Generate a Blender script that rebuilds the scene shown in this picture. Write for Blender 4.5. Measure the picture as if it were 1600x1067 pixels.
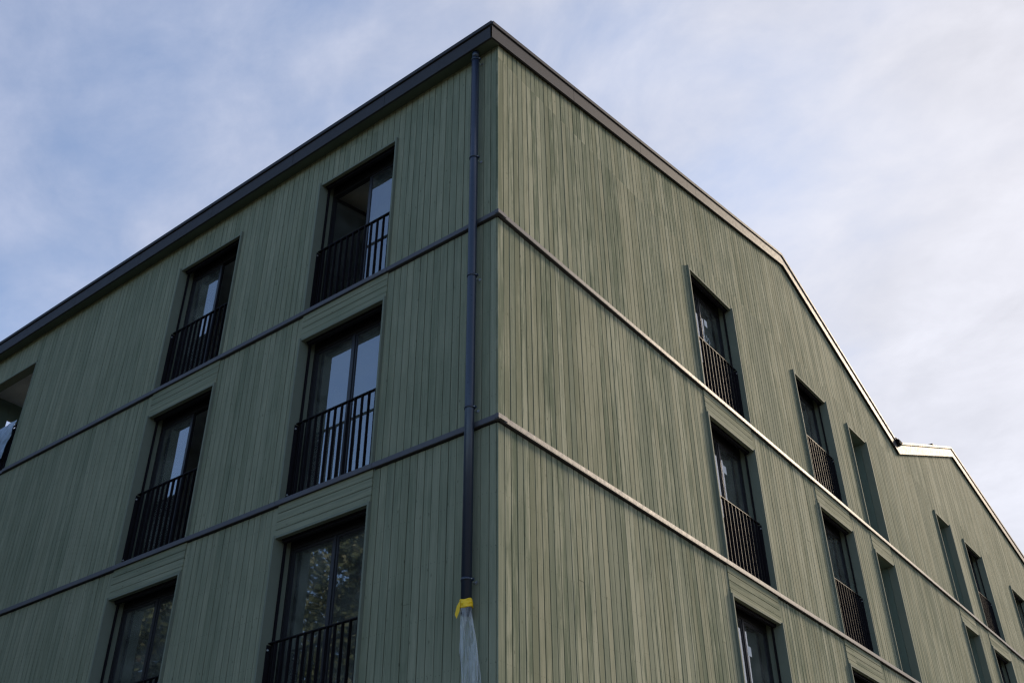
import bpy, bmesh, math, random
from mathutils import Vector, Matrix, noise
random.seed(11)
for o in list(bpy.data.objects): bpy.data.objects.remove(o, do_unlink=True)
SC = bpy.context.scene
COL = SC.collection

# ------------------------------------------------------------------ camera
FOC, YAW, PIT, ROL = 1584.42, math.radians(127.1658), math.radians(34.1264), math.radians(-0.5841)
CAM = Vector((5.8692, -7.4742, 1.4799))
fw = Vector((math.cos(PIT)*math.cos(YAW), math.cos(PIT)*math.sin(YAW), math.sin(PIT)))
rt0 = Vector((math.sin(YAW), -math.cos(YAW), 0)); up0 = rt0.cross(fw)
rt = math.cos(ROL)*rt0 + math.sin(ROL)*up0
up = -math.sin(ROL)*rt0 + math.cos(ROL)*up0
cd = bpy.data.cameras.new('camera'); cam = bpy.data.objects.new('camera', cd); COL.objects.link(cam)
M = Matrix.Identity(4)
for i in range(3):
    M[i][0] = rt[i]; M[i][1] = up[i]; M[i][2] = -fw[i]; M[i][3] = CAM[i]
cam.matrix_world = M
cd.sensor_width = 36; cd.lens = FOC*36/1600; cd.clip_start = 0.1; cd.clip_end = 5000
SC.camera = cam
def project(p):
    v = Vector(p)-CAM; z = v.dot(fw)
    return (800+FOC*v.dot(rt)/z, 533.5-FOC*v.dot(up)/z, z)

# ------------------------------------------------------------------ sky, sun, exposure
SUN_AZ, SUN_EL = math.radians(76), math.radians(30)          # azimuth counted from +X towards +Y
S = Vector((math.cos(SUN_EL)*math.cos(SUN_AZ), math.cos(SUN_EL)*math.sin(SUN_AZ), math.sin(SUN_EL)))
SKY_STRENGTH = 0.15
W = bpy.data.worlds.new('World'); SC.world = W; W.use_nodes = True
nt = W.node_tree; nt.nodes.clear()
def N(tree, t, **kw):
    n = tree.nodes.new(t)
    for k, v in kw.items():
        if k.startswith('i_'): n.inputs[k[2:].replace('_', ' ')].default_value = v
        else: setattr(n, k, v)
    return n
def mth(tree, op, a, b=None, c=None, clamp=False):
    n = tree.nodes.new('ShaderNodeMath'); n.operation = op; n.use_clamp = clamp
    for i, v in enumerate((a, b, c)):
        if v is None: continue
        if isinstance(v, (int, float)): n.inputs[i].default_value = v
        else: tree.links.new(v, n.inputs[i])
    return n.outputs[0]
def mixc(tree, fac, a, b, bt='MIX'):
    n = tree.nodes.new('ShaderNodeMix'); n.data_type = 'RGBA'; n.blend_type = bt; n.clamp_factor = True
    for s, v in ((n.inputs[0], fac), (n.inputs[6], a), (n.inputs[7], b)):
        if isinstance(v, (int, float)): s.default_value = v
        elif isinstance(v, tuple): s.default_value = v if len(v) == 4 else v+(1,)
        else: tree.links.new(v, s)
    return n.outputs[2]
def ramp(tree, fac, lo, hi, a=0.0, b=1.0, smooth=True):
    n = tree.nodes.new('ShaderNodeMapRange'); n.interpolation_type = 'SMOOTHSTEP' if smooth else 'LINEAR'
    tree.links.new(fac, n.inputs[0])
    for i, v in zip((1, 2, 3, 4), (lo, hi, a, b)): n.inputs[i].default_value = v
    return n.outputs[0]
tc = N(nt, 'ShaderNodeTexCoord'); D = tc.outputs['Generated']
sky = N(nt, 'ShaderNodeTexSky', sky_type='NISHITA', sun_disc=False, sun_elevation=SUN_EL,
        sun_rotation=math.radians(90)-SUN_AZ, altitude=300, air_density=1.0, dust_density=1.0, ozone_density=2.6)
sep = N(nt, 'ShaderNodeSeparateXYZ'); nt.links.new(D, sep.inputs[0])
zz = mth(nt, 'ADD', mth(nt, 'MAXIMUM', sep.outputs[2], 0.0), 0.25)
cmb = N(nt, 'ShaderNodeCombineXYZ')
nt.links.new(mth(nt, 'DIVIDE', sep.outputs[0], zz), cmb.inputs[0]); nt.links.new(mth(nt, 'DIVIDE', sep.outputs[1], zz), cmb.inputs[1])
def skynoise(scale, rot, sx, sy, detail, rough, dist, off):
    mp = N(nt, 'ShaderNodeMapping'); nt.links.new(cmb.outputs[0], mp.inputs[0])
    mp.inputs['Rotation'].default_value = (0, 0, rot); mp.inputs['Scale'].default_value = (sx, sy, 1); mp.inputs['Location'].default_value = (off, off*.7, 0)
    n = N(nt, 'ShaderNodeTexNoise', i_Scale=scale, i_Detail=detail, i_Roughness=rough, i_Distortion=dist)
    nt.links.new(mp.outputs[0], n.inputs['Vector']); return n.outputs[0]
n1 = skynoise(1.3, 0.5, 1.0, 1.3, 3, .5, .3, 3.1)
n2 = skynoise(6.0, 0.9, 1.0, 1.35, 7, .60, .25, 7.7)
vd = N(nt, 'ShaderNodeVectorMath', operation='DOT_PRODUCT'); nt.links.new(D, vd.inputs[0])
vd.inputs[1].default_value = (S.x, S.y, 0)
bias = vd.outputs['Value']
cover = mth(nt, 'ADD', mth(nt, 'ADD', mth(nt, 'MULTIPLY', n1, 1.5), mth(nt, 'MULTIPLY', n2, .55)), mth(nt, 'MULTIPLY', bias, .62))
mask = ramp(nt, cover, .70, 1.50, .10, .88)
lum = N(nt, 'ShaderNodeVectorMath', operation='DOT_PRODUCT'); nt.links.new(D, lum.inputs[0]); lum.inputs[1].default_value = tuple(S)
glow = ramp(nt, lum.outputs['Value'], -.2, 1.0, 0, 1)
cloud = mixc(nt, glow, (1.95, 2.25, 3.3), (3.55, 3.5, 3.7))
shade = ramp(nt, n2, .28, .72, .84, 1.10, False)
vs = N(nt, 'ShaderNodeVectorMath', operation='SCALE'); nt.links.new(cloud, vs.inputs[0]); nt.links.new(shade, vs.inputs['Scale'])
out = mixc(nt, mask, sky.outputs[0], vs.outputs[0])
bg = N(nt, 'ShaderNodeBackground'); nt.links.new(out, bg.inputs[0]); bg.inputs[1].default_value = SKY_STRENGTH
wo = N(nt, 'ShaderNodeOutputWorld'); nt.links.new(bg.outputs[0], wo.inputs[0])

sl = bpy.data.lights.new('sun', 'SUN'); sl.energy = 4.0; sl.angle = math.radians(11); sl.color = (1.0, .82, .61)
so = bpy.data.objects.new('sun', sl); COL.objects.link(so); so.location = S*60
so.rotation_euler = S.to_track_quat('Z', 'Y').to_euler()
SC.cycles.pixel_filter_type = 'BLACKMAN_HARRIS'; SC.cycles.filter_width = 1.35
SC.view_settings.view_transform = 'Standard'; SC.view_settings.look = 'None'
SC.view_settings.exposure = 0.6; SC.view_settings.gamma = 1.0; SC.view_settings.use_curve_mapping = False

# ------------------------------------------------------------------ materials
def newmat(name):
    m = bpy.data.materials.new(name); m.use_nodes = True
    t = m.node_tree; b = t.nodes['Principled BSDF']; return m, t, b
def wood(name, axis, pitch, off, base, horizontal=False, amp=1.0):
    """painted sawn timber: board-to-board tone, vertical grain, weather blotches, knots"""
    m, t, b = newmat(name)
    g = N(t, 'ShaderNodeNewGeometry'); s = N(t, 'ShaderNodeSeparateXYZ'); t.links.new(g.outputs['Position'], s.inputs[0])
    u = s.outputs[axis]; z = s.outputs[2]
    if horizontal: u, z = z, u
    uu = mth(t, 'DIVIDE', mth(t, 'SUBTRACT', u, off), pitch)
    cell = mth(t, 'FLOOR', uu)
    row = mth(t, 'FLOOR', mth(t, 'DIVIDE', mth(t, 'SUBTRACT', z, 1.13), 2.9))
    cv = N(t, 'ShaderNodeCombineXYZ'); t.links.new(cell, cv.inputs[0]); t.links.new(row, cv.inputs[1]); cv.inputs[2].default_value = axis*3.3
    wn = N(t, 'ShaderNodeTexWhiteNoise', noise_dimensions='3D'); t.links.new(cv.outputs[0], wn.inputs[0])
    ws = N(t, 'ShaderNodeSeparateColor'); t.links.new(wn.outputs['Color'], ws.inputs[0])
    h1, h2, h3 = ws.outputs
    zo = mth(t, 'ADD', z, mth(t, 'MULTIPLY', h3, 37.0))
    def nz(su, sz, detail, rough, dist=0.0, sd=1.0):
        c = N(t, 'ShaderNodeCombineXYZ')
        t.links.new(mth(t, 'MULTIPLY', u, su), c.inputs[0]); t.links.new(mth(t, 'MULTIPLY', zo, sz), c.inputs[1]); t.links.new(mth(t, 'MULTIPLY', h2, 9.0), c.inputs[2])
        n = N(t, 'ShaderNodeTexNoise', i_Scale=sd, i_Detail=detail, i_Roughness=rough, i_Distortion=dist)
        t.links.new(c.outputs[0], n.inputs['Vector']); return n.outputs[0]
    grain = nz(170, 3.0, 4, .65); streak = nz(45, .7, 3, .6, .6); blot = nz(9, 1.7, 4, .6, .4); fine = nz(420, 60, 3, .7)
    # patches of weathering larger than a board
    mp = N(t, 'ShaderNodeTexNoise', i_Scale=.55, i_Detail=3, i_Roughness=.55); t.links.new(g.outputs['Position'], mp.inputs['Vector'])
    tone = mth(t, 'ADD', mth(t, 'MULTIPLY', mth(t, 'SUBTRACT', h1, .5), .52*amp), mth(t, 'MULTIPLY', mth(t, 'SUBTRACT', streak, .5), 1.7*amp))
    tone = mth(t, 'ADD', tone, mth(t, 'MULTIPLY', mth(t, 'SUBTRACT', grain, .5), 1.0*amp))
    tone = mth(t, 'ADD', tone, mth(t, 'MULTIPLY', mth(t, 'SUBTRACT', blot, .5), 1.25*amp))
    tone = mth(t, 'ADD', tone, mth(t, 'MULTIPLY', mth(t, 'SUBTRACT', mp.outputs[0], .5), .9*amp))
    tone = mth(t, 'ADD', tone, mth(t, 'MULTIPLY', mth(t, 'SUBTRACT', fine, .5), .25*amp))
    thin = nz(150, 1.1, 2, .5, .3)
    tone = mth(t, 'SUBTRACT', tone, ramp(t, thin, .60, .70, 0, .30*amp))
    tone = mth(t, 'ADD', tone, ramp(t, nz(95, .9, 2, .5, .3), .60, .72, 0, .28*amp))
    fac = mth(t, 'ADD', tone, .5, clamp=True)
    bc = N(t, 'ShaderNodeCombineXYZ'); t.links.new(mth(t, 'MULTIPLY', u, 5.0), bc.inputs[0]); t.links.new(mth(t, 'MULTIPLY', z, .11), bc.inputs[1]); t.links.new(mth(t, 'MULTIPLY', row, 5.7), bc.inputs[2])
    bn = N(t, 'ShaderNodeTexNoise', i_Scale=1.0, i_Detail=3, i_Roughness=.6); t.links.new(bc.outputs[0], bn.inputs['Vector'])
    fac = mth(t, 'ADD', fac, mth(t, 'MULTIPLY', mth(t, 'SUBTRACT', bn.outputs[0], .5), .8*amp), clamp=True)
    B = Vector(base)
    dark = (B.x*.56, B.y*.63, B.z*.58); light = (B.x*1.50, B.y*1.42, B.z*1.40)
    c = mixc(t, fac, dark, light)
    # some boards greener, some browner
    c = mixc(t, mth(t, 'MULTIPLY', mth(t, 'GREATER_THAN', h2, .62), .22*amp), c, (B.x*1.12, B.y*1.04, B.z*.95), 'MIX')
    c = mixc(t, mth(t, 'MULTIPLY', mth(t, 'LESS_THAN', h2, .25), .30*amp), c, (B.x*.76, B.y*.80, B.z*.78), 'MIX')
    # run-off marks below the ledges, longest where the streaks are
    below = mth(t, 'FRACT', mth(t, 'DIVIDE', mth(t, 'SUBTRACT', 12.70, s.outputs[2]), 2.9))
    run = mth(t, 'MULTIPLY', ramp(t, below, .0, .30, 1, 0, False), ramp(t, nz(16, .15, 3, .6, .2), .48, .66, 0, 1))
    c = mixc(t, mth(t, 'MULTIPLY', run, .30), c, (B.x*.55, B.y*.56, B.z*.58))
    # knots and nail heads
    kc = N(t, 'ShaderNodeCombineXYZ'); t.links.new(mth(t, 'MULTIPLY', u, 15), kc.inputs[0]); t.links.new(mth(t, 'MULTIPLY', zo, 7), kc.inputs[1])
    vo = N(t, 'ShaderNodeTexVoronoi', i_Scale=1.0); t.links.new(kc.outputs[0], vo.inputs['Vector'])
    vs = N(t, 'ShaderNodeSeparateColor'); t.links.new(vo.outputs['Color'], vs.inputs[0])
    kn = mth(t, 'MULTIPLY', ramp(t, vo.outputs['Distance'], .06, .20, 1, 0), mth(t, 'GREATER_THAN', vs.outputs[0], .80))
    c = mixc(t, mth(t, 'MULTIPLY', kn, .6), c, (B.x*.42, B.y*.40, B.z*.36))
    if not horizontal:                               # nail heads, two across each board
        uf = mth(t, 'FRACT', uu)
        du = mth(t, 'MULTIPLY', mth(t, 'MINIMUM', mth(t, 'ABSOLUTE', mth(t, 'SUBTRACT', uf, .27)), mth(t, 'ABSOLUTE', mth(t, 'SUBTRACT', uf, .74))), pitch)
        dz = mth(t, 'MULTIPLY', mth(t, 'ABSOLUTE', mth(t, 'SUBTRACT', mth(t, 'FRACT', mth(t, 'ADD', mth(t, 'DIVIDE', z, .58), mth(t, 'MULTIPLY', h3, .06))), .5)), .58)
        dd = mth(t, 'SQRT', mth(t, 'ADD', mth(t, 'MULTIPLY', du, du), mth(t, 'MULTIPLY', dz, dz)))
        c = mixc(t, ramp(t, dd, .0035, .0075, .55, 0), c, (B.x*.30, B.y*.28, B.z*.26))
    t.links.new(c, b.inputs['Base Color'])
    b.inputs['Roughness'].default_value = .85; b.inputs['Specular IOR Level'].default_value = .03
    bp = N(t, 'ShaderNodeBump', i_Strength=.35, i_Distance=.0025)
    hh = mth(t, 'ADD', mth(t, 'ADD', mth(t, 'MULTIPLY', grain, .7), mth(t, 'MULTIPLY', streak, .8)), mth(t, 'MULTIPLY', kn, -.5))
    t.links.new(hh, bp.inputs['Height']); t.links.new(bp.outputs[0], b.inputs['Normal'])
    return m
PITCH_L, PITCH_R, OFF_R = .1150, .1090, .012
PAINT = (.217, .231, .173)
WL = wood('timber_front', 0, PITCH_L, 0.0, PAINT, amp=.52)
WR = wood('timber_gable', 1, PITCH_R, OFF_R, PAINT, amp=1.95)
WLH = wood('timber_front_flat', 0, .11, 0.02, PAINT, True, amp=.5)
WRH = wood('timber_gable_flat', 1, .11, 0.02, PAINT, True, amp=.9)
def plain(name, col, rough, spec=.5, metal=0.0, var=.25, scale=3.0, bump=0.0, coat=0.0):
    m, t, b = newmat(name)
    g = N(t, 'ShaderNodeNewGeometry')
    n = N(t, 'ShaderNodeTexNoise', i_Scale=scale, i_Detail=5, i_Roughness=.6); t.links.new(g.outputs['Position'], n.inputs['Vector'])
    c = mixc(t, n.outputs[0], tuple(x*(1-var) for x in col), tuple(x*(1+var) for x in col)); t.links.new(c, b.inputs['Base Color'])
    n2 = N(t, 'ShaderNodeTexNoise', i_Scale=scale*7, i_Detail=4); t.links.new(g.outputs['Position'], n2.inputs['Vector'])
    t.links.new(ramp(t, n2.outputs[0], .25, .75, max(rough-.07, .03), rough+.07, False), b.inputs['Roughness'])
    b.inputs['Specular IOR Level'].default_value = spec; b.inputs['Metallic'].default_value = metal
    if coat: b.inputs['Coat Weight'].default_value = coat; b.inputs['Coat Roughness'].default_value = .2
    if bump:
        bp = N(t, 'ShaderNodeBump', i_Strength=bump, i_Distance=.01); t.links.new(n.outputs[0], bp.inputs['Height']); t.links.new(bp.outputs[0], b.inputs['Normal'])
    return m
SHEET = plain('dark_sheet_metal', (.047, .046, .053), .60, .12, 0, .12, 2.0, .05)
LEDGE = plain('ledge_sheet_metal', (.100, .100, .118), .55, .15, 0, .15, 3.0, .04)
RAILM = plain('railing_paint', (.010, .008, .011), .6, .12, 0, .1)
FRAMEM = plain('window_frame_metal', (.016, .015, .019), .42, .5, 0, .1)
JAMB = plain('surround_paint', (.175, .194, .156), .8, .08, 0, .10, 6.0)
DARK = plain('breather_membrane', (.012, .013, .012), .9, .1)
PIPEM = plain('pipe_paint', (.018, .027, .052), .33, .6, 0, .12, 4.0)
STEEL = plain('bright_fixing', (.55, .55, .56), .35, .5, .9)
ROOMW = plain('room_plaster', (.5, .49, .46), .85, .2)
CEILW = plain('ceiling_paint', (.62, .60, .57), .85, .2)
TAPE = plain('yellow_tape', (.90, .57, .008), .42, .5, 0, .1, 20)
CURTM = plain('curtain_cloth', (.60, .62, .63), .9, .1, 0, .08, 4.0)
LABEL = plain('paper_sticker', (.75, .76, .78), .6, .3)
INK = plain('printed_ink', (.05, .05, .06), .6, .3)
CHALK = plain('white_marker', (.62, .66, .66), .7, .2)
GREENP = plain('reveal_paint', (.125, .165, .138), .55, .3, 0, .08, 5.0)
SOFF = plain('soffit_board_paint', (.10, .125, .10), .7, .2)
def glassm():
    m, t, b = newmat('window_glass'); t.nodes.remove(b)
    o = [n for n in t.nodes if n.type == 'OUTPUT_MATERIAL'][0]
    fr = N(t, 'ShaderNodeFresnel', i_IOR=1.75)
    f = ramp(t, fr.outputs[0], .0, 1.0, .22, 1.0, False)
    tr = N(t, 'ShaderNodeBsdfTransparent'); tr.inputs[0].default_value = (.58, .66, .63, 1)
    gl = N(t, 'ShaderNodeBsdfGlossy'); gl.inputs['Roughness'].default_value = .02; gl.inputs[0].default_value = (.93, .96, 1, 1)
    g = N(t, 'ShaderNodeNewGeometry')
    n = N(t, 'ShaderNodeTexNoise', i_Scale=1.6, i_Detail=2); t.links.new(g.outputs['Position'], n.inputs['Vector'])
    bp = N(t, 'ShaderNodeBump', i_Strength=.035, i_Distance=.05); t.links.new(n.outputs[0], bp.inputs['Height']); t.links.new(bp.outputs[0], gl.inputs['Normal'])
    # pale haze mixed into the glass to brighten the dark panes
    ds = N(t, 'ShaderNodeBsdfDiffuse'); ds.inputs[0].default_value = (.55, .56, .53, 1)
    dn = N(t, 'ShaderNodeTexNoise', i_Scale=2.3, i_Detail=5, i_Roughness=.6, i_Distortion=.6); t.links.new(g.outputs['Position'], dn.inputs['Vector'])
    md = N(t, 'ShaderNodeMixShader'); t.links.new(ramp(t, dn.outputs[0], .3, .75, .02, .11), md.inputs[0])
    mx = N(t, 'ShaderNodeMixShader'); t.links.new(f, mx.inputs[0]); t.links.new(tr.outputs[0], mx.inputs[1]); t.links.new(gl.outputs[0], mx.inputs[2])
    t.links.new(mx.outputs[0], md.inputs[1]); t.links.new(ds.outputs[0], md.inputs[2]); t.links.new(md.outputs[0], o.inputs[0]); return m
GLASS = glassm()
def film(name, col, alpha, sc=(17, 17, 2.6)):
    m, t, b = newmat(name); o = [n for n in t.nodes if n.type == 'OUTPUT_MATERIAL'][0]
    b.inputs['Base Color'].default_value = col+(1,); b.inputs['Roughness'].default_value = .12; b.inputs['Specular IOR Level'].default_value = .8
    g = N(t, 'ShaderNodeNewGeometry'); mp = N(t, 'ShaderNodeMapping'); t.links.new(g.outputs['Position'], mp.inputs[0]); mp.inputs['Scale'].default_value = sc
    n = N(t, 'ShaderNodeTexNoise', i_Scale=1, i_Detail=5, i_Roughness=.6, i_Distortion=.8); t.links.new(mp.outputs[0], n.inputs['Vector'])
    bp = N(t, 'ShaderNodeBump', i_Strength=.7, i_Distance=.03); t.links.new(n.outputs[0], bp.inputs['Height']); t.links.new(bp.outputs[0], b.inputs['Normal'])
    tl = N(t, 'ShaderNodeBsdfTranslucent'); tl.inputs[0].default_value = col+(1,)
    m1 = N(t, 'ShaderNodeMixShader'); m1.inputs[0].default_value = .35; t.links.new(b.outputs[0], m1.inputs[1]); t.links.new(tl.outputs[0], m1.inputs[2])
    tr = N(t, 'ShaderNodeBsdfTransparent'); m2 = N(t, 'ShaderNodeMixShader')
    lw = N(t, 'ShaderNodeLayerWeight'); lw.inputs[0].default_value = .5
    al = mth(t, 'ADD', ramp(t, n.outputs[0], .36, .64, max(alpha-.22, .05), min(alpha+.28, 1)), mth(t, 'MULTIPLY', mth(t, 'POWER', lw.outputs['Facing'], 2.2), .75), clamp=True)
    t.links.new(al, m2.inputs[0]); t.links.new(tr.outputs[0], m2.inputs[1]); t.links.new(m1.outputs[0], m2.inputs[2])
    t.links.new(m2.outputs[0], o.inputs[0]); return m
FILM = film('clear_plastic_film', (.82, .86, .92), .10)
TARP = film('blue_white_sheeting', (.42, .53, .70), .90, (7, 7, 7))

# ------------------------------------------------------------------ mesh helpers
def P3(f, u, d, z): return Vector((u, -d, z)) if f == 'L' else Vector((d, u, z))   # u along the facade, d out of it
class MB:
    def __init__(s): s.bm = bmesh.new()
    def hexa(s, vs, mi=0):
        v = [s.bm.verts.new(p) for p in vs]
        for q in ((0, 3, 2, 1), (4, 5, 6, 7), (0, 1, 5, 4), (1, 2, 6, 5), (2, 3, 7, 6), (3, 0, 4, 7)):
            fc = s.bm.faces.new([v[i] for i in q]); fc.material_index = mi
    def box(s, f, u0, u1, d0, d1, z0, z1, mi=0):
        s.hexa([P3(f, u, d, z) for z in (z0, z1) for u, d in ((u0, d0), (u1, d0), (u1, d1), (u0, d1))], mi)
    def quad(s, pts, mi=0):
        fc = s.bm.faces.new([s.bm.verts.new(p) for p in pts]); fc.material_index = mi
    def tube(s, path, r, n=12, mi=0, cap=True):
        rings = []
        for i, p in enumerate(path):
            p = Vector(p); a = Vector(path[max(i-1, 0)]); b = Vector(path[min(i+1, len(path)-1)]); t = (b-a).normalized()
            x = t.orthogonal().normalized() if i == 0 else (rings_x - t*rings_x.dot(t)).normalized()
            rings_x = x; y = t.cross(x); rr = r[i] if isinstance(r, (list, tuple)) else r
            rings.append([s.bm.verts.new(p+rr*(math.cos(2*math.pi*k/n)*x+math.sin(2*math.pi*k/n)*y)) for k in range(n)])
        for a, b in zip(rings, rings[1:]):
            for k in range(n):
                fc = s.bm.faces.new([a[k], a[(k+1) % n], b[(k+1) % n], b[k]]); fc.smooth = True; fc.material_index = mi
        if cap:
            s.bm.faces.new(rings[0][::-1]).material_index = mi; s.bm.faces.new(rings[-1]).material_index = mi
    def board(s, f, u0, u1, z0a, z0b, z1a, z1b, d1=0.0, d0=-.022, ch=.0022, mi=0):
        """vertical board between u0 and u1 with chamfered front arrises; ends may slope"""
        prof = [(u0, d0), (u1, d0), (u1, d1-ch), (u1-ch, d1), (u0+ch, d1), (u0, d1-ch)]
        lo, hi = [], []
        for u, d in prof:
            k = (u-u0)/(u1-u0)
            lo.append(s.bm.verts.new(P3(f, u, d, z0a+(z0b-z0a)*k))); hi.append(s.bm.verts.new(P3(f, u, d, z1a+(z1b-z1a)*k)))
        n = 6
        for k in range(n):
            s.bm.faces.new([lo[k], lo[(k+1) % n], hi[(k+1) % n], hi[k]]).material_index = mi
        s.bm.faces.new(lo).material_index = mi; s.bm.faces.new(hi).material_index = mi
    def mesh(s, name, mats):
        bmesh.ops.recalc_face_normals(s.bm, faces=s.bm.faces)
        me = bpy.data.meshes.new(name); s.bm.to_mesh(me); s.bm.free()
        for m in (mats if isinstance(mats, (list, tuple)) else [mats]): me.materials.append(m)
        return me
def link(name, me, parent=None, loc=(0, 0, 0), label=None, kind=None):
    o = bpy.data.objects.new(name, me); COL.objects.link(o); o.location = loc
    if parent is not None: o.parent = parent
    if label: o['label'] = label
    if kind: o['kind'] = kind
    return o
def build(mb, name, mats, parent=None, loc=(0, 0, 0), label=None, kind=None): return link(name, mb.mesh(name, mats), parent, loc, label, kind)
def thing(name, label, cat, loc=(0, 0, 0), group=None):
    o = bpy.data.objects.new(name, None); COL.objects.link(o); o.location = loc; o.empty_display_size = .3
    o['label'] = label; o['category'] = cat
    if group: o['group'] = group
    return o
def tag(o, label, cat, group=None):
    o['label'] = label; o['category'] = cat
    if group: o['group'] = group
    return o
def copy_tree(src, parent, delta):
    c = src.copy(); COL.objects.link(c); c.parent = parent; c.location = src.location+delta
    for ch in src.children:
        d = ch.copy(); COL.objects.link(d); d.parent = c
    return c

# ------------------------------------------------------------------ ground
def ground_mat():
    m, t, b = newmat('grass_and_gravel')
    g = N(t, 'ShaderNodeNewGeometry'); n = N(t, 'ShaderNodeTexNoise', i_Scale=.35, i_Detail=8, i_Roughness=.65); t.links.new(g.outputs['Position'], n.inputs['Vector'])
    n2 = N(t, 'ShaderNodeTexNoise', i_Scale=14, i_Detail=6, i_Roughness=.7); t.links.new(g.outputs['Position'], n2.inputs['Vector'])
    c = mixc(t, ramp(t, n.outputs[0], .4, .6), (.055, .075, .028), (.14, .125, .10)); c = mixc(t, n2.outputs[0], c, (.05, .05, .035)); t.links.new(c, b.inputs['Base Color'])
    b.inputs['Roughness'].default_value = .95
    bp = N(t, 'ShaderNodeBump', i_Strength=.6, i_Distance=.05); t.links.new(n2.outputs[0], bp.inputs['Height']); t.links.new(bp.outputs[0], b.inputs['Normal'])
    return m
mb = MB(); mb.quad([(-1800, -1800, 0), (1800, -1800, 0), (1800, 1800, 0), (-1800, 1800, 0)])
build(mb, 'ground', ground_mat(), kind='structure')

# ------------------------------------------------------------------ the building
BLD = thing('apartment_building', 'green timber clad apartment block with dark metal ledges and a double gabled side', 'building')
X_END, Y_END = -13.40, 31.5
BANDS = (9.80, 6.90, 4.00)                       # undersides of the metal ledges
BH = .055
# underside of the roof edge along the gable wall, (y, z)
PROF = [(-.20, 12.91), (10.03, 15.25), (15.80, 13.00), (21.63, 15.32), (31.7, 13.17)]
def roof_z(y):
    for (a, za), (b, zb) in zip(PROF, PROF[1:]):
        if y <= b: return za+(zb-za)*(y-a)/(b-a)
    return PROF[-1][1]
def eave_z(x): return 12.915+.0108*x             # the long eave falls a little towards its far end
# windows: facade, u0, u1, base z, head z, kind, state
WT = {0: 12.25, 1: 9.36, 2: 6.45}; WB = {0: 9.855, 1: 6.955, 2: 4.055}
WINS = []
for nm, (u0, u1) in {'A': (-3.430, -1.865), 'B': (-6.855, -5.290)}.items():
    for r in range(3): WINS.append(('L', u0, u1, WB[r], WT[r], 'door', nm+str(r)))
for nm, (u0, u1) in {'C': (5.255, 6.840), 'D': (9.475, 11.060), 'G': (20.20, 21.80)}.items():
    for r in range(3 if nm != 'G' else 2): WINS.append(('R', u0, u1, WB[r], WT[r], 'door', nm+str(r)))
WINS.append(('R', 24.65, 26.25, WB[0], WT[0], 'door', 'H0'))
for nm, (u0, u1) in {'E': (12.215, 13.290), 'F': (17.880, 19.050)}.items():
    for r in range(2): WINS.append(('R', u0, u1, WB[r], WT[r], 'slot', nm+str(r)))
LOG = ('L', -13.05, -11.27, WB[0], 12.17, 'loggia', 'K0')
OPEN = WINS+[LOG]
JT, JO, HT = .028, .042, .030                              # surround board thickness, how far it stands proud

# --- cladding boards
def spans(f):
    if f == 'L':
        k0 = math.floor(X_END/PITCH_L); us = []
        for k in range(k0, 0): us.append((max(k*PITCH_L, X_END), (k+1)*PITCH_L))
        us[-1] = (us[-1][0], -.0225)
        return us
    us = [(-.0005, OFF_R+PITCH_R)]; u = OFF_R+PITCH_R
    while u < Y_END: us.append((u, u+PITCH_R)); u += PITCH_R
    return us
def top_z(f, u): return (eave_z(u)+.045) if f == 'L' else roof_z(u)+.03
GAPS = {'L': .0075, 'R': .0105}
boards = []                                      # (f, u0, u1, z0, z1a, z1b)
for f in 'LR':
    ops = [w for w in OPEN if w[0] == f]
    for (a, b) in spans(f):
        for r in range(4):
            z0 = (BANDS[r]+BH+.001) if r < 3 else .15
            z1 = None if r == 0 else BANDS[r-1]-.022
            segs = [(a, b, z0)]
            for w in ops:
                if r == 3 or abs(w[3]-(BANDS[r]+BH)) > .02: continue
                lo, hi = w[1]-JT-.001, w[2]+JT+.001
                if b <= lo or a >= hi: continue
                new = []
                for (sa, sb, sz) in segs:
                    if sa < lo: new.append((sa, min(sb, lo), sz))
                    if sb > hi: new.append((max(sa, hi), sb, sz))
                    if r == 0: new.append((max(sa, lo), min(sb, hi), w[4]+HT+.0005))      # boards carry on above the top-floor heads
                segs = [s for s in new if s[1]-s[0] > .012]
            for (sa, sb, sz) in segs:
                GAP = GAPS[f]; gr = random.Random(int(abs(a)*1009)+r*17+ord(f)); ua, ub = sa+(GAP/2+gr.uniform(-.0012, .0022) if sa == a else 0), sb-(GAP/2+gr.uniform(-.0012, .0022) if sb == b else 0)
                za = z1 if z1 is not None else top_z(f, ua); zb = z1 if z1 is not None else top_z(f, ub)
                jr = random.Random(int(abs(a)*977)+r*31+ord(f))
                if zb-sz > 1.5 and jr.random() < .09:
                    zj = sz+jr.uniform(.3, .75)*(min(za, zb)-sz)
                    boards.append((f, ua, ub, sz, zj-.0012, zj-.0012)); boards.append((f, ua, ub, zj+.0012, za, zb))
                else: boards.append((f, ua, ub, sz, za, zb))
def pix_area(bd):
    f, a, b, z0, za, zb = bd
    ps = [project(P3(f, u, 0, z)) for u, z in ((a, z0), (b, z0), (b, zb), (a, za))]
    if any(p[2] < 1 for p in ps): return 0
    cl = [(min(max(p[0], 0), 1600), min(max(p[1], 0), 1067)) for p in ps]
    if max(p[0] for p in ps) < 0 or min(p[0] for p in ps) > 1600 or min(p[1] for p in ps) > 1067: return 0
    return abs(sum(cl[i][0]*cl[(i+1) % 4][1]-cl[(i+1) % 4][0]*cl[i][1] for i in range(4)))/2
boards.sort(key=pix_area, reverse=True)
cache = {}
rest = MB()
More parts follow.
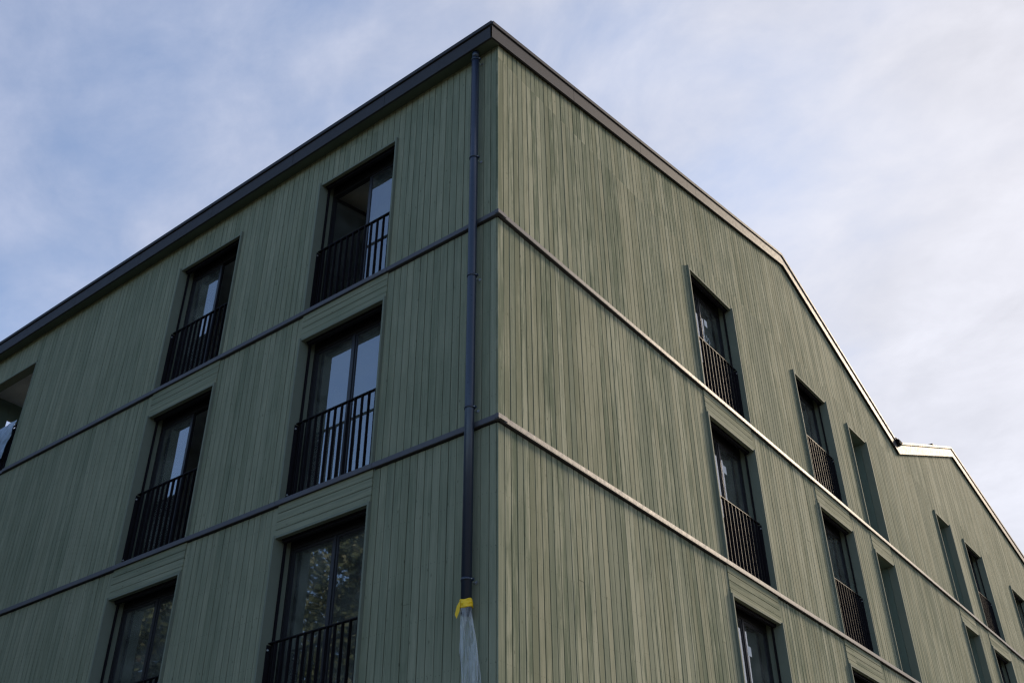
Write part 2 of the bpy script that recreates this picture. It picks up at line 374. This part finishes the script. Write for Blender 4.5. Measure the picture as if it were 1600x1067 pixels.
for i, bd in enumerate(boards):
    f, a, b, z0, za, zb = bd
    rnd = random.Random(int(abs(a)*1000)*7+int(z0*10)*13+ord(f))
    d1 = rnd.uniform(-.0018, .0018)
    mi = 0 if f == 'L' else 1
    if i < 300:
        key = (f, round(b-a, 3), round(za-z0, 3), round(zb-z0, 3), round(d1, 3))
        if key not in cache:
            mb = MB(); mb.board(f, 0, b-a, 0, 0, za-z0, zb-z0, round(d1, 3)); cache[key] = mb.mesh('board', [WL, WR][mi])
        link('board', cache[key], BLD, P3(f, a, 0, z0))
    else: rest.board(f, a, b, z0, z0, za, zb, d1, mi=mi)
build(rest, 'board_run', [WL, WR], BLD, kind='stuff')

# --- backing wall behind the boards, cut round the openings
mb = MB()
for f in 'LR':
    lim0, lim1 = (X_END, -.024) if f == 'L' else (.024, Y_END)
    for r in range(4):
        z0 = BANDS[r] if r < 3 else 0.0
        ops = sorted([w for w in OPEN if w[0] == f and abs(w[3]-(BANDS[r]+BH)) < .02], key=lambda w: w[1]) if r < 3 else []
        us = [lim0]+[x for w in ops for x in (w[1]-JT+.006, w[2]+JT-.006)]+[lim1]
        def slab(a, b, lo, hi_a, hi_b):
            mb.hexa([P3(f, a, -.10, lo), P3(f, b, -.10, lo), P3(f, b, -.024, lo), P3(f, a, -.024, lo), P3(f, a, -.10, hi_a), P3(f, b, -.10, hi_b), P3(f, b, -.024, hi_b), P3(f, a, -.024, hi_a)])
        def fill(a, b, lo):
            if r: slab(a, b, lo, BANDS[r-1], BANDS[r-1]); return
            cuts = [a]+[y for y, _ in PROF if f == 'R' and a < y < b]+[b]
            for c, d in zip(cuts, cuts[1:]): slab(c, d, lo, top_z(f, c), top_z(f, d))
        for k in range(0, len(us)-1, 2): fill(us[k], us[k+1], z0)
        for w in ops: fill(w[1]-JT+.006, w[2]+JT-.006, w[4]+HT-.006)
build(mb, 'wall_sheathing', DARK, BLD)
# rear and far walls, so that the block is closed
mb = MB()
zr = 12.7
mb.quad([(X_END, 3.2, 0), (X_END, Y_END, 0), (X_END, Y_END, 13.1), (X_END, 21.63, 15.2), (X_END, 15.8, 12.9), (X_END, 10.03, 15.1), (X_END, 3.2, 13.6)])
mb.quad([(X_END, 0.02, 0), (X_END, 3.2, 0), (X_END, 3.2, 9.7), (X_END, 0.02, 9.7)])
mb.quad([(X_END, Y_END, 0), (-.03, Y_END, 0), (-.03, Y_END, 13.1), (X_END, Y_END, 13.1)])
build(mb, 'rear_wall', WR, BLD)

# --- metal ledges, one length per sheet
def ledge(f, a, b, z, d1=JO+.006):
    m_ = MB()
    m_.hexa([P3(f, u, d, zz) for zz, top in ((z, 0), (z+BH, 1)) for u, d in ((a, -.02), (b, -.02), (b, d1), (a, d1))])
    m_.box(f, a, b, d1-.012, d1-.001, z-.010, z)               # folded drip
    return build(m_, 'ledge', LEDGE, BLD)
for z in BANDS:
    cl = [0.0562, -.235]+[-1.83, -3.50, -5.255, -6.92, -9.2, -11.24]
    if z > 9: ends = cl
    else: ends = cl+[X_END-.02]
    for k in range(len(ends)-1): ledge('L', ends[k+1]+.0025, ends[k]-.0025 if k else .0545, z)
    if z > 9: ledge('L', X_END, -11.2445, z, .03)
    cr = [-.0545, 2.9, 5.20, 6.90, 9.42, 11.12, 13.33, 15.4, 17.83, 19.10, 20.15, 21.86, 24.6, 26.3, 29, Y_END]
    for k in range(len(cr)-1): ledge('R', cr[k]+(.0025 if k else .112), cr[k+1]-.0025, z)
    mb = MB(); mb.box('R', -.0545, .110, .0001, .0558, z+.0004, z+BH-.0004); build(mb, 'ledge', LEDGE, BLD)

# --- roof, soffit and metal roof edge
FH = .285
mb = MB()
OVL, OVR = .20, .06
x0, x1 = X_END-.06, OVR-.01
for (ya, za), (yb, zb) in zip([(PROF[0][0]+.04, PROF[0][1]+.009)]+PROF[1:], PROF[1:]):
    def zx(z, y, x): return z+(.0108*x if y < 0 else 0)
    lo, hi = .05, FH+.02
    mb.hexa([Vector((x0, ya, zx(za, ya, x0)+lo)), Vector((x1, ya, za+lo)), Vector((x1, yb, zb+lo)), Vector((x0, yb, zb+lo)),
             Vector((x0, ya, zx(za, ya, x0)+hi)), Vector((x1, ya, za+hi)), Vector((x1, yb, zb+hi)), Vector((x0, yb, zb+hi))])
build(mb, 'roof', SHEET, BLD)
mb = MB()
mb.hexa([Vector((x0, -OVL+.012, eave_z(x0)+.004)), Vector((OVR-.012, -OVL+.012, eave_z(OVR)+.004)), Vector((OVR-.012, .0, 12.957)), Vector((x0, .0, eave_z(x0)+.05)),
         Vector((x0, -OVL+.012, eave_z(x0)+.03)), Vector((OVR-.012, -OVL+.012, eave_z(OVR)+.03)), Vector((OVR-.012, .0, 12.99)), Vector((x0, .0, eave_z(x0)+.08))])
build(mb, 'soffit', SOFF, BLD)
def fascia_piece(pa, pb, out):
    """one length of metal roof edge from pa to pb (its lower front edge), out = outward direction"""
    o3 = Vector(out); pa, pb = Vector(pa), Vector(pb); U = Vector((0, 0, 1))
    m_ = MB()
    def bar(d0, d1, za, zb):
        m_.hexa([pa+o3*d0+U*za, pb+o3*d0+U*za, pb+o3*d1+U*za, pa+o3*d1+U*za, pa+o3*d0+U*zb, pb+o3*d0+U*zb, pb+o3*d1+U*zb, pa+o3*d1+U*zb])
    bar(-.03, 0, 0, FH-.045)                    # face
    bar(-.03, -.012, FH-.045, FH-.022)          # shadow gap
    bar(-.03, .020, FH-.022, FH+.042)           # capping
    return build(m_, 'fascia', SHEET, BLD)
xs = [OVR, -2.0, -4.0, -6.0, -8.0, -10.0, -12.0, X_END-.06]
for a, b in zip(xs, xs[1:]):
    fascia_piece((a-(.003 if a < 0 else .0005), -OVL, eave_z(a)), (b+.003, -OVL, eave_z(b)), (0, -1, 0))
for (ya, za), (yb, zb) in zip(PROF, PROF[1:]):
    n = max(1, round((yb-ya)/2.05))
    for k in range(n):
        t0, t1 = k/n, (k+1)/n
        g0 = .003 if k else 0; g1 = .003 if k < n-1 else 0
        fascia_piece((OVR, ya+(yb-ya)*t0+g0, za+(zb-za)*t0+(zb-za)/(yb-ya)*g0), (OVR, ya+(yb-ya)*t1-g1, za+(zb-za)*t1-(zb-za)/(yb-ya)*g1), (1, 0, 0))
# gutter spout in the valley and vent on the second ridge
mb = MB(); vy, vz = 15.80, 13.00+FH
pts = [(.0, .0), (.15, .02), (.20, .09), (.17, .20), (.0, .24)]
for s in (-1, 1): pass
mb.hexa([Vector((-.3, vy-.10, vz-.03)), Vector((.13, vy-.10, vz-.06)), Vector((.13, vy+.10, vz-.06)), Vector((-.3, vy+.10, vz-.03)),
         Vector((-.3, vy-.16, vz+.10)), Vector((.17, vy-.15, vz+.06)), Vector((.17, vy+.15, vz+.06)), Vector((-.3, vy+.16, vz+.10))])
bmesh.ops.bevel(mb.bm, geom=mb.bm.edges[:], offset=.03, segments=2, affect='EDGES')
sp = build(mb, 'gutter_spout', RAILM, BLD)
mb = MB(); mb.box('R', vy-.12, vy+.12, -.28, .10, vz+.101, vz+.112); build(mb, 'spout_cover', RAILM, sp)
mb = MB(); mb.box('R', 20.55, 20.75, -.40, -.20, roof_z(20.65)+FH, roof_z(20.65)+FH+.13); mb.box('R', 20.51, 20.79, -.44, -.16, roof_z(20.65)+FH+.131, roof_z(20.65)+FH+.155)
build(mb, 'roof_vent', RAILM, BLD)

# --- window surrounds, lintels, windows, rails
def surround(f, u0, u1, z0, z1, deep, top):
    m_ = MB()
    m_.box(f, u0+.0005, u1-.0005, -.040, (.012 if top else .024), z1, z1+HT)                          # head
    s = build(m_, 'window_surround', JAMB if True else WL, BLD)
    for a, b in ((u0-JT, u0), (u1, u1+JT)):
        m_ = MB(); m_.box(f, a, b, -.118, JO, z0+.001, z1+HT); build(m_, 'jamb', JAMB, s)
    if deep:
        for a, b in ((u0-JT, u0-.002), (u1+.002, u1+JT)):
            m_ = MB(); m_.box(f, a, b, -deep, -.123, z0+.001, z1); build(m_, 'reveal_panel', GREENP, s)
        m_ = MB(); m_.box(f, u0, u1, -deep, -.037, z1+.002, z1+.03); build(m_, 'reveal_panel', GREENP, s)
        m_ = MB(); m_.box(f, u0, u1, -deep, -.001, z0-.02, z0+.004); build(m_, 'reveal_panel', SHEET, s)
    return s
def lintel(f, u0, u1, z1, zt):
    H = (zt-.004-(z1+JT*.0)); n = 4; hb = H/n
    a, b = u0-JT-.02, u1+JT+.004
    m_ = MB(); m_.box(f, u0-.02, u1+.02, -.05, -.006, z1+.04, zt-.006); s = build(m_, 'lintel_panel', DARK, BLD)
    for k in range(n):
        lo = z1+k*hb+(.003 if k else .0); hi = z1+(k+1)*hb-.003
        m_ = MB(); ch = .003
        d1 = .014 if k else .022
        if k == 0: lo = z1+HT+.0005
        aa, bb = (a, b) if k else (u0, u1)
        aa, bb = (u0-JT, u1+JT)
        if k == 0: hi = z1+hb-.003
        pr = [(-.004, lo), (d1-ch, lo), (d1, lo+ch), (d1 if k else .018, hi-ch), (d1-ch if k else .014, hi), (-.004, hi)]
        lo_, hi_ = [], []
        for d, z in pr:
            lo_.append(m_.bm.verts.new(P3(f, aa, d, z))); hi_.append(m_.bm.verts.new(P3(f, bb, d, z)))
        for q in range(6): m_.bm.faces.new([lo_[q], lo_[(q+1) % 6], hi_[(q+1) % 6], hi_[q]])
        m_.bm.faces.new(lo_); m_.bm.faces.new(hi_)
        build(m_, 'lintel_board', WLH if f == 'L' else WRH, s)
def ring(m_, f, u0, u1, z0, z1, w, d0, d1):
    m_.box(f, u0, u0+w, d0, d1, z0, z1); m_.box(f, u1-w, u1, d0, d1, z0, z1)
    m_.box(f, u0+w, u1-w, d0, d1, z1-w, z1); m_.box(f, u0+w, u1-w, d0, d1, z0, z0+w)
def sash(f, w, h, mirror, win, loc, ang):
    """one leaf, built from its hinge edge; mirror = hinge on the high-u side"""
    m_ = MB(); a, b = (0, w) if not mirror else (-w, 0)
    ring(m_, f, a, b, 0, h, .050, -.050, -.002)
    ring(m_, f, a+.050, b-.050, .050, h-.050, .010, -.040, -.012)
    s = build(m_, 'sash', FRAMEM, win, loc); s.rotation_euler = (0, 0, ang)
    m_ = MB(); m_.box(f, a+.052, b-.052, -.034, -.014, .052, h-.052)
    p = build(m_, 'pane', GLASS, win, loc); p.rotation_euler = (0, 0, ang)
    return s, p
def window(f, u0, u1, z0, z1, state):
    w = u1-u0; fd = -.235
    m_ = MB(); zt = z1-.030
    ring(m_, f, u0-.02, u1+.02, z0+.002, zt, .046, fd-.075, fd)
    m_.box(f, u0-.02, u1+.02, fd-.06, fd-.004, zt+.001, z1+.24)                       # panel behind the blind pocket
    m_.box(f, u0-.02, u1+.02, fd, -.036, z1+.20, z1+.24)
    win = build(m_, 'window', FRAMEM, BLD)
    for a in (u0+.002, u1-.032):
        m_ = MB(); m_.box(f, a, a+.030, -.143, -.121, z0+.002, z1+.18); build(m_, 'guide_rail', RAILM, win)
    m_ = MB()
    for k in range(7): m_.box(f, u0+.035, u1-.035, -.128+.004*(k % 2), -.050-.004*(k % 2), z1-.012+k*.017, z1-.002+k*.017)
    m_.box(f, u0+.034, u1-.034, -.115, -.062, z1-.036, z1-.016)
    build(m_, 'blind', RAILM, win)
    for a, b in ((u0-.03, u0+.001), (u1-.001, u1+.03)):
        m_ = MB(); m_.box(f, a, b, -.233, -.146, z0+.002, z1+.17); build(m_, 'reveal_strip', JAMB, win)
    hw = (w-.053)/2; sd = fd-.012; h = (zt-.030)-(z0+.032)
    la = ra = 0.0
    if state == 'left_open': la = math.radians(78 if f == 'L' else 78)
    if state == 'right_open': ra = math.radians(-72)
    sash(f, hw, h, False, win, P3(f, u0+.025, sd, z0+.032), la)
    sash(f, hw, h, True, win, P3(f, u1-.025, sd, z0+.032), ra)
    if state != 'right_open' and state != 'left_open':
        m_ = MB(); m_.box(f, (u0+u1)/2-.022, (u0+u1)/2+.022, sd-.001, sd+.012, z0+.05, zt-.05); build(m_, 'astragal', FRAMEM, win)
    return win
def railing(f, u0, u1, z0):
    F, B, H = -.068, -.112, 1.140
    m_ = MB(); a, b = u0+.004, u1-.004
    m_.box(f, a, b, B, F, z0+H-.012, z0+H); r = build(m_, 'railing', RAILM, BLD)
    m_ = MB(); m_.box(f, a, b, B, F, z0+.030, z0+.040); build(m_, 'bottom_rail', RAILM, r)
    for x0_, x1_ in ((u0+.0012, u0+.0105), (u1-.0105, u1-.0012)):
        m_ = MB(); m_.box(f, x0_, x1_, -.116, -.050, z0+.020, z0+H-.03); build(m_, 'end_plate', RAILM, r)
    n = 12; me = None
    for k in range(n):
        u = a+(b-a)*(k+1)/(n+1)
        if me is None:
            m_ = MB(); m_.box(f, -.0042, .0042, B+.001, F-.001, 0, H-.0125-.0405); me = m_.mesh('bar', RAILM)
        link('bar', me, r, P3(f, u, 0, z0+.0405))
    for u, sgn in ((u0+.0108, 1), (u1-.0108, -1)):
        for z in (z0+H-.09, z0+.10):
            m_ = MB(); m_.tube([P3(f, u, -.060, z), P3(f, u+sgn*.014, -.060, z)], .012, 6); build(m_, 'bolt', STEEL, r)
    return r
def room(f, u0, u1, z0, z1, dep=3.2, front=-.315):
    m_ = MB(); a, b, lo, hi = u0-.55, u1+.55, z0-.01, z1+.16
    q = lambda *p: m_.quad([P3(f, *x) for x in p])
    D0, D1 = front, -dep
    q((a, D1, lo), (b, D1, lo), (b, D1, hi), (a, D1, hi)); q((a, D0, lo), (a, D1, lo), (a, D1, hi), (a, D0, hi)); q((b, D0, lo), (b, D1, lo), (b, D1, hi), (b, D0, hi))
    q((a, D0, lo), (b, D0, lo), (b, D1, lo), (a, D1, lo))
    q((a, D0, lo), (u0, D0, lo), (u0, D0, hi), (a, D0, hi)); q((u1, D0, lo), (b, D0, lo), (b, D0, hi), (u1, D0, hi)); 
    o = build(m_, 'room', ROOMW, BLD)
    m_ = MB(); m_.quad([P3(f, *x) for x in ((a, D0, hi), (b, D0, hi), (b, D1, hi), (a, D1, hi))]); build(m_, 'ceiling', CEILW, o)
    return o
CURT = {'C0': (.3, .98), 'C1': (.3, .98), 'C2': (.3, .98), 'D1': (.35, .8), 'A1': (.02, .34), 'A2': (.02, .30), 'B2': (.02, .40), 'G0': (.3, .95)}
STATE = {'A0': 'left_open', 'B0': 'right_open', 'B1': 'right_open'}
for (f, u0, u1, z0, z1, kind, nm) in WINS:
    top = abs(z0-WB[0]) < .01
    deep = .62 if kind == 'slot' else 0
    surround(f, u0, u1, z0, z1, deep, top)
    if not top:
        r = [k for k in WB if abs(WB[k]-z0) < .01][0]
        lintel(f, u0, u1, z1, BANDS[r-1])
    if kind == 'slot':
        m_ = MB(); ring(m_, f, u0, u1, z0+.004, z1, .06, -.60, -.53); wn = build(m_, 'window', FRAMEM, BLD)
        m_ = MB(); m_.box(f, u0+.058, u1-.058, -.575, -.555, z0+.06, z1-.058); build(m_, 'pane', GLASS, wn)
        m_ = MB(); m_.box(f, u0, u1, -.66, -.63, z0, z1); build(m_, 'blind', DARK, wn)
        continue
    wn = window(f, u0, u1, z0, z1, STATE.get(nm, 'closed'))
    railing(f, u0, u1, z0)
    room(f, u0, u1, z0, z1)
    if nm in CURT:
        m_ = MB(); n_ = 90; lo_, hi_ = [], []
        pu0, pu1 = u0+(u1-u0)*CURT[nm][0], u0+(u1-u0)*CURT[nm][1]
        for k in range(n_+1):
            u = pu0+(pu1-pu0)*k/n_; d = -.40+.030*math.sin(k*.9+1.2*math.sin(k*.17))+.012*math.sin(k*2.3)
            lo_.append(m_.bm.verts.new(P3(f, u, d, z0+.03))); hi_.append(m_.bm.verts.new(P3(f, u, d-.01, z1+.05)))
        for k in range(n_): m_.bm.faces.new([lo_[k], lo_[k+1], hi_[k+1], hi_[k]]).smooth = True
        build(m_, 'curtain', CURTM, wn)
    if nm in ('C0', 'C1', 'C2'):
        gd = -.235-.012-.0135
        uc = {'C0': 6.27, 'C1': 6.22, 'C2': 6.20}[nm]; zc = z1-.50
        m_ = MB(); m_.box(f, uc-.05, uc+.05, gd, gd+.001, zc-.07, zc+.07); st = build(m_, 'sticker', LABEL, wn)
        if nm == 'C0':
            m_ = MB(); m_.box(f, uc-.5, uc-.45, gd, gd+.001, zc+.10, zc+.17); build(m_, 'sticker', LABEL, wn)
            rr = random.Random(5); m_ = MB()
            for c in range(3):                                                       # handwritten marks on the pane
                x = uc-.13+.085*c; z = zc-.26-.03*c; pth = []
                for k in range(9): pth.append(P3(f, x+rr.uniform(-.025, .03), gd+.002, z-.03*k+rr.uniform(-.02, .02)))
                m_.tube(pth, .0045, 4)
            build(m_, 'pen_mark', CHALK, wn)

# --- the open loggia at the far end of the long side
f, u0, u1, z0, z1 = LOG[:5]
m_ = MB(); m_.box(f, u0, u1, -.17, .001, z1, z1+JT); s = build(m_, 'window_surround', JAMB, BLD)
m_ = MB(); m_.box(f, u1, u1+JT, -.20, .004, z0+.001, z1+.003); build(m_, 'jamb', JAMB, s)
m_ = MB(); m_.box(f, X_END+.1, u1+.5, -3.1, -.171, 12.30, 12.34); lg = build(m_, 'loggia_ceiling', CEILW, BLD)
m_ = MB(); m_.box(f, X_END+.012, X_END+.09, -3.1, -.652, z0, 10.95); build(m_, 'parapet', GREENP, lg)
m_ = MB(); m_.box(f, X_END+.1, u1+.5, -3.1, -.10, z0-.25, z0-.004); build(m_, 'loggia_floor', ROOMW, lg)
m_ = MB(); m_.box(f, u1+.5, u1+.56, -3.1, -.101, z0, 12.3); m_.box(f, X_END+.1, u1+.56, -3.2, -3.1, z0, 12.34); build(m_, 'loggia_wall', ROOMW, lg)
m_ = MB(); m_.box(f, X_END+.002, X_END+.1, -.65, -.101, z0, 12.9); m_.box(f, X_END+.002, X_END+.1, -3.1, -.651, 11.93, 12.9); build(m_, 'loggia_pillar', GREENP, lg)
m_ = MB(); m_.box(f, u1-.35, u1+.5, -1.5, -1.25, 12.06, 12.299); build(m_, 'ceiling_beam', ROOMW, lg)
m_ = MB(); m_.box(f, u0, u1-.004, -.06, -.02, z0+.985, z0+1.0); rl = build(m_, 'railing', RAILM, BLD)
m_ = MB(); m_.box(f, u0, u1-.006, -.072, -.062, z0+.05, z0+.97); build(m_, 'dark_infill', RAILM, rl)  # black sheet added behind the rail, stands in for the loggia's dark interior
m_ = MB(); m_.box(f, u0, u1-.004, -.055, -.025, z0+.03, z0+.045); build(m_, 'bottom_rail', RAILM, rl)
for k in range(12):
    m_ = MB(); m_.box(f, 0, .008, -.055, -.025, 0, .938); build(m_, 'bar', RAILM, rl, P3(f, u1-.13-.13*k, 0, z0+.046))

# --- downpipe
px, pd, pr = -.305, .112, .054
m_ = MB(); m_.tube([(px, -pd, 12.96), (px, -pd, 12.80)], pr*.93, 20)
m_.tube([(px, -pd, 12.80), (px, -pd, 10.2), (px, -pd, 7.5), (px, -pd, 4.80)], pr, 20)
pipe = build(m_, 'downpipe', PIPEM, BLD)
for z in (12.76, 10.87, 8.93, 7.11, 5.15):
    m_ = MB(); m_.tube([(px, -pd, z-.014), (px, -pd, z+.014)], pr+.006, 20)
    m_.box('L', px+pr-.002, px+pr+.024, pd-.028, pd-.012, z-.014, z+.014); m_.box('L', px-pr-.024, px-pr+.002, pd-.028, pd-.012, z-.014, z+.014)
    br = build(m_, 'pipe_bracket', PIPEM, pipe)
    m_ = MB(); m_.tube([(px+.014, -.006, z), (px+.014, -pd+pr+.004, z)], .005, 6); m_.tube([(px+.035, -.004, z-.002), (px+.035, .0, z-.002)], .02, 8); build(m_, 'bracket_screw', STEEL, pipe)
    m_ = MB(); m_.tube([(px+pr+.013, -pd+.005, z), (px+pr+.013, -pd-.006, z)], .006, 6); build(m_, 'bracket_screw', STEEL, pipe)

# ------------------------------------------------------------------ plastic sleeve taped to the pipe, sheeting on the loggia rail
SL = thing('plastic_sleeve', 'clear crumpled plastic sleeve hanging from the dark downpipe below yellow tape', 'plastic sleeve', (px, -pd, 3.0))
def wr(a, z, k): return noise.noise(Vector((math.cos(a)*1.7, math.sin(a)*1.7, z*2.2+k)))
m_ = MB(); rings = []; nA = 72
for i in range(80):
    z = 4.925-i*.024; t = min(1, max(0, (i-4)/16)); t = t*t*(3-2*t); cx = px-.002+.125*max(0, 4.86-z)
    wx = (pr+.004)*(1-t)+.106*t; wy = (pr+.004)*(1-t)+.020*t
    rg = []
    for k in range(nA):
        a = 2*math.pi*k/nA; am = min(1, max(0, i-3)/7)
        pleat = .24*math.sin(7*a+1.3*math.sin(z*2.1))+.10*math.sin(13*a+2+z*1.5)               # gathers running down from the tie
        crease = .55*noise.noise(Vector((math.cos(a)*2.2+z*1.6, math.sin(a)*2.2, z*3.2)))
        q = 1+am*(pleat*(1-.45*t)+crease)
        rg.append(m_.bm.verts.new((cx+wx*(1+am*.45*(q-1))*math.cos(a), -pd-.012*t+wy*q*math.sin(a), z)))
    rings.append(rg)
for A, B in zip(rings, rings[1:]):
    for k in range(nA): m_.bm.faces.new([A[k], A[(k+1) % nA], B[(k+1) % nA], B[k]]).smooth = True
for v in m_.bm.verts: v.co -= SL.location
build(m_, 'sleeve', FILM, SL)
m_ = MB(); rings = []
for z, r_ in ((4.862, .006), (4.870, .013), (4.885, .010), (4.905, .014), (4.922, .010), (4.938, .012), (4.948, .005)):
    rings.append([m_.bm.verts.new((px+(pr+r_)*(1+.07*math.sin(3*a+z*40))*math.cos(a), -pd+(pr+r_)*(1+.07*math.cos(4*a+z*60))*math.sin(a), z+.010*math.sin(2*a+1))) for a in [2*math.pi*k/36 for k in range(36)]])
for A, B in zip(rings, rings[1:]):
    for k in range(36): m_.bm.faces.new([A[k], A[(k+1) % 36], B[(k+1) % 36], B[k]])
for v in m_.bm.verts: v.co -= SL.location
build(m_, 'tape', TAPE, SL)
m_ = MB()                                                         # loose end of the tape, folded down
fl = [(px-.018, -pd-.066, 4.935), (px-.060, -pd-.070, 4.88), (px-.080, -pd-.072, 4.80), (px-.055, -pd-.075, 4.755), (px-.022, -pd-.074, 4.82)]
a_ = [m_.bm.verts.new(Vector(p)-SL.location) for p in fl]; b_ = [m_.bm.verts.new(Vector(p)-SL.location+Vector((0, .003, 0))) for p in fl]
m_.bm.faces.new(a_); m_.bm.faces.new(b_)
for k in range(5): m_.bm.faces.new([a_[k], a_[(k+1) % 5], b_[(k+1) % 5], b_[k]])
build(m_, 'tape_flap', TAPE, SL)

m_ = MB(); grid = []
nu, nv = 40, 24
for j in range(nv+1):
    v = j/nv; row = []
    for i in range(nu+1):
        t = i/nu
        right = -11.278-.13*v**2.2
        x = -13.0+(right+13.0)*t
        z = 10.875-.80*v+.04*math.sin(t*9)*v+(.02*t)
        dd = .018+.035*abs(noise.noise(Vector((x*3.3+z*3.0, z*.8-x*.8, 1))))+.035*abs(math.sin((x*.9-z*.75)*13+2*noise.noise(Vector((x*2, z*2, 4)))))*min(1, v*3+.3)+.03*v
        row.append(m_.bm.verts.new((x, -dd, z)))
    grid.append(row)
for j in range(nv):
    for i in range(nu): m_.bm.faces.new([grid[j][i], grid[j][i+1], grid[j+1][i+1], grid[j+1][i]]).smooth = True
sh = build(m_, 'plastic_sheeting', TARP); tag(sh, 'pale blue creased plastic sheeting draped over the loggia railing at far left', 'plastic sheet')

# ------------------------------------------------------------------ trees across the yard, seen mirrored in the lower panes, and one added for shade
def leaf_mat():
    m, t, b = newmat('tree_leaves')
    g = N(t, 'ShaderNodeNewGeometry'); n = N(t, 'ShaderNodeTexNoise', i_Scale=1.3, i_Detail=4); t.links.new(g.outputs['Position'], n.inputs['Vector'])
    c = mixc(t, n.outputs[0], (.024, .042, .016), (.058, .070, .026)); t.links.new(c, b.inputs['Base Color']); b.inputs['Roughness'].default_value = .6; return m
LEAF = leaf_mat(); BARK = plain('tree_bark', (.07, .055, .04), .9, .2, 0, .35, 8, .8)
def tree_meshes(seed, h, r):
    rr = random.Random(seed); tb = MB(); tb.tube([(0, 0, -.2), (.1, .05, h*.3), (-.1, .1, h*.6), (0, 0, h*.93)], [.34, .26, .16, .04], 10)
    cl = []
    for k in range(110):
        a = rr.uniform(0, 6.28); hh = rr.uniform(.22, .97); rad = r*(1-.75*abs(hh-.45)**1.1)*rr.uniform(.35, 1.0)
        if hh > .9: rad *= .4
        c = Vector((math.cos(a)*rad, math.sin(a)*rad, hh*h)); cl.append((c, rr.uniform(.7, 1.5)))
        if k % 2 == 0: tb.tube([(0, 0, max(1.5, hh*h-1.6)), tuple(c*.55+Vector((0, 0, hh*h*.42))), tuple(c)], [.10, .06, .02], 6)
    lb = MB()
    for c, s in cl:
        for k in range(460):
            p = c+Vector((rr.gauss(0, .45), rr.gauss(0, .45), rr.gauss(0, .38)))*s
            n = Vector((rr.gauss(0, 1), rr.gauss(0, 1), rr.gauss(.5, 1))).normalized(); x = n.orthogonal().normalized()*rr.uniform(.045, .09); y = n.cross(x)*1.5
            lb.quad([p-x, p-y*.6, p+x, p+y])
    return tb.mesh('trunk', BARK), lb.mesh('crown', LEAF)
TREES = [((-24.5, -8.0), 5, 16.5, 5.0, 'unseen leafy tree added to shade the lower far end of the long facade'),  # unseen, added to darken the lower far facade
         ((-20.5, -17.0), 1, 18.0, 5.2, 'tall leafy tree across the yard, mirrored in the lowest near window panes'),
         ((-29.5, -14.0), 2, 18.5, 5.4, 'tall leafy tree furthest along the facade, mirrored in the lowest far window panes'),
         ((-13.0, -24.0), 3, 16.0, 4.8, 'smaller leafy tree standing across the yard opposite the building corner'),
         ((-25.0, -23.5), 4, 17.0, 5.2, 'rounded leafy tree standing behind the other trees across the yard')]
for (x, y), sd, h, r, lab in TREES:
    t = thing('leafy_tree', lab, 'tree', (x, y, 0), 'trees across the yard'); a, b = tree_meshes(sd, h, r)
    link('trunk', a, t); link('crown', b, t)
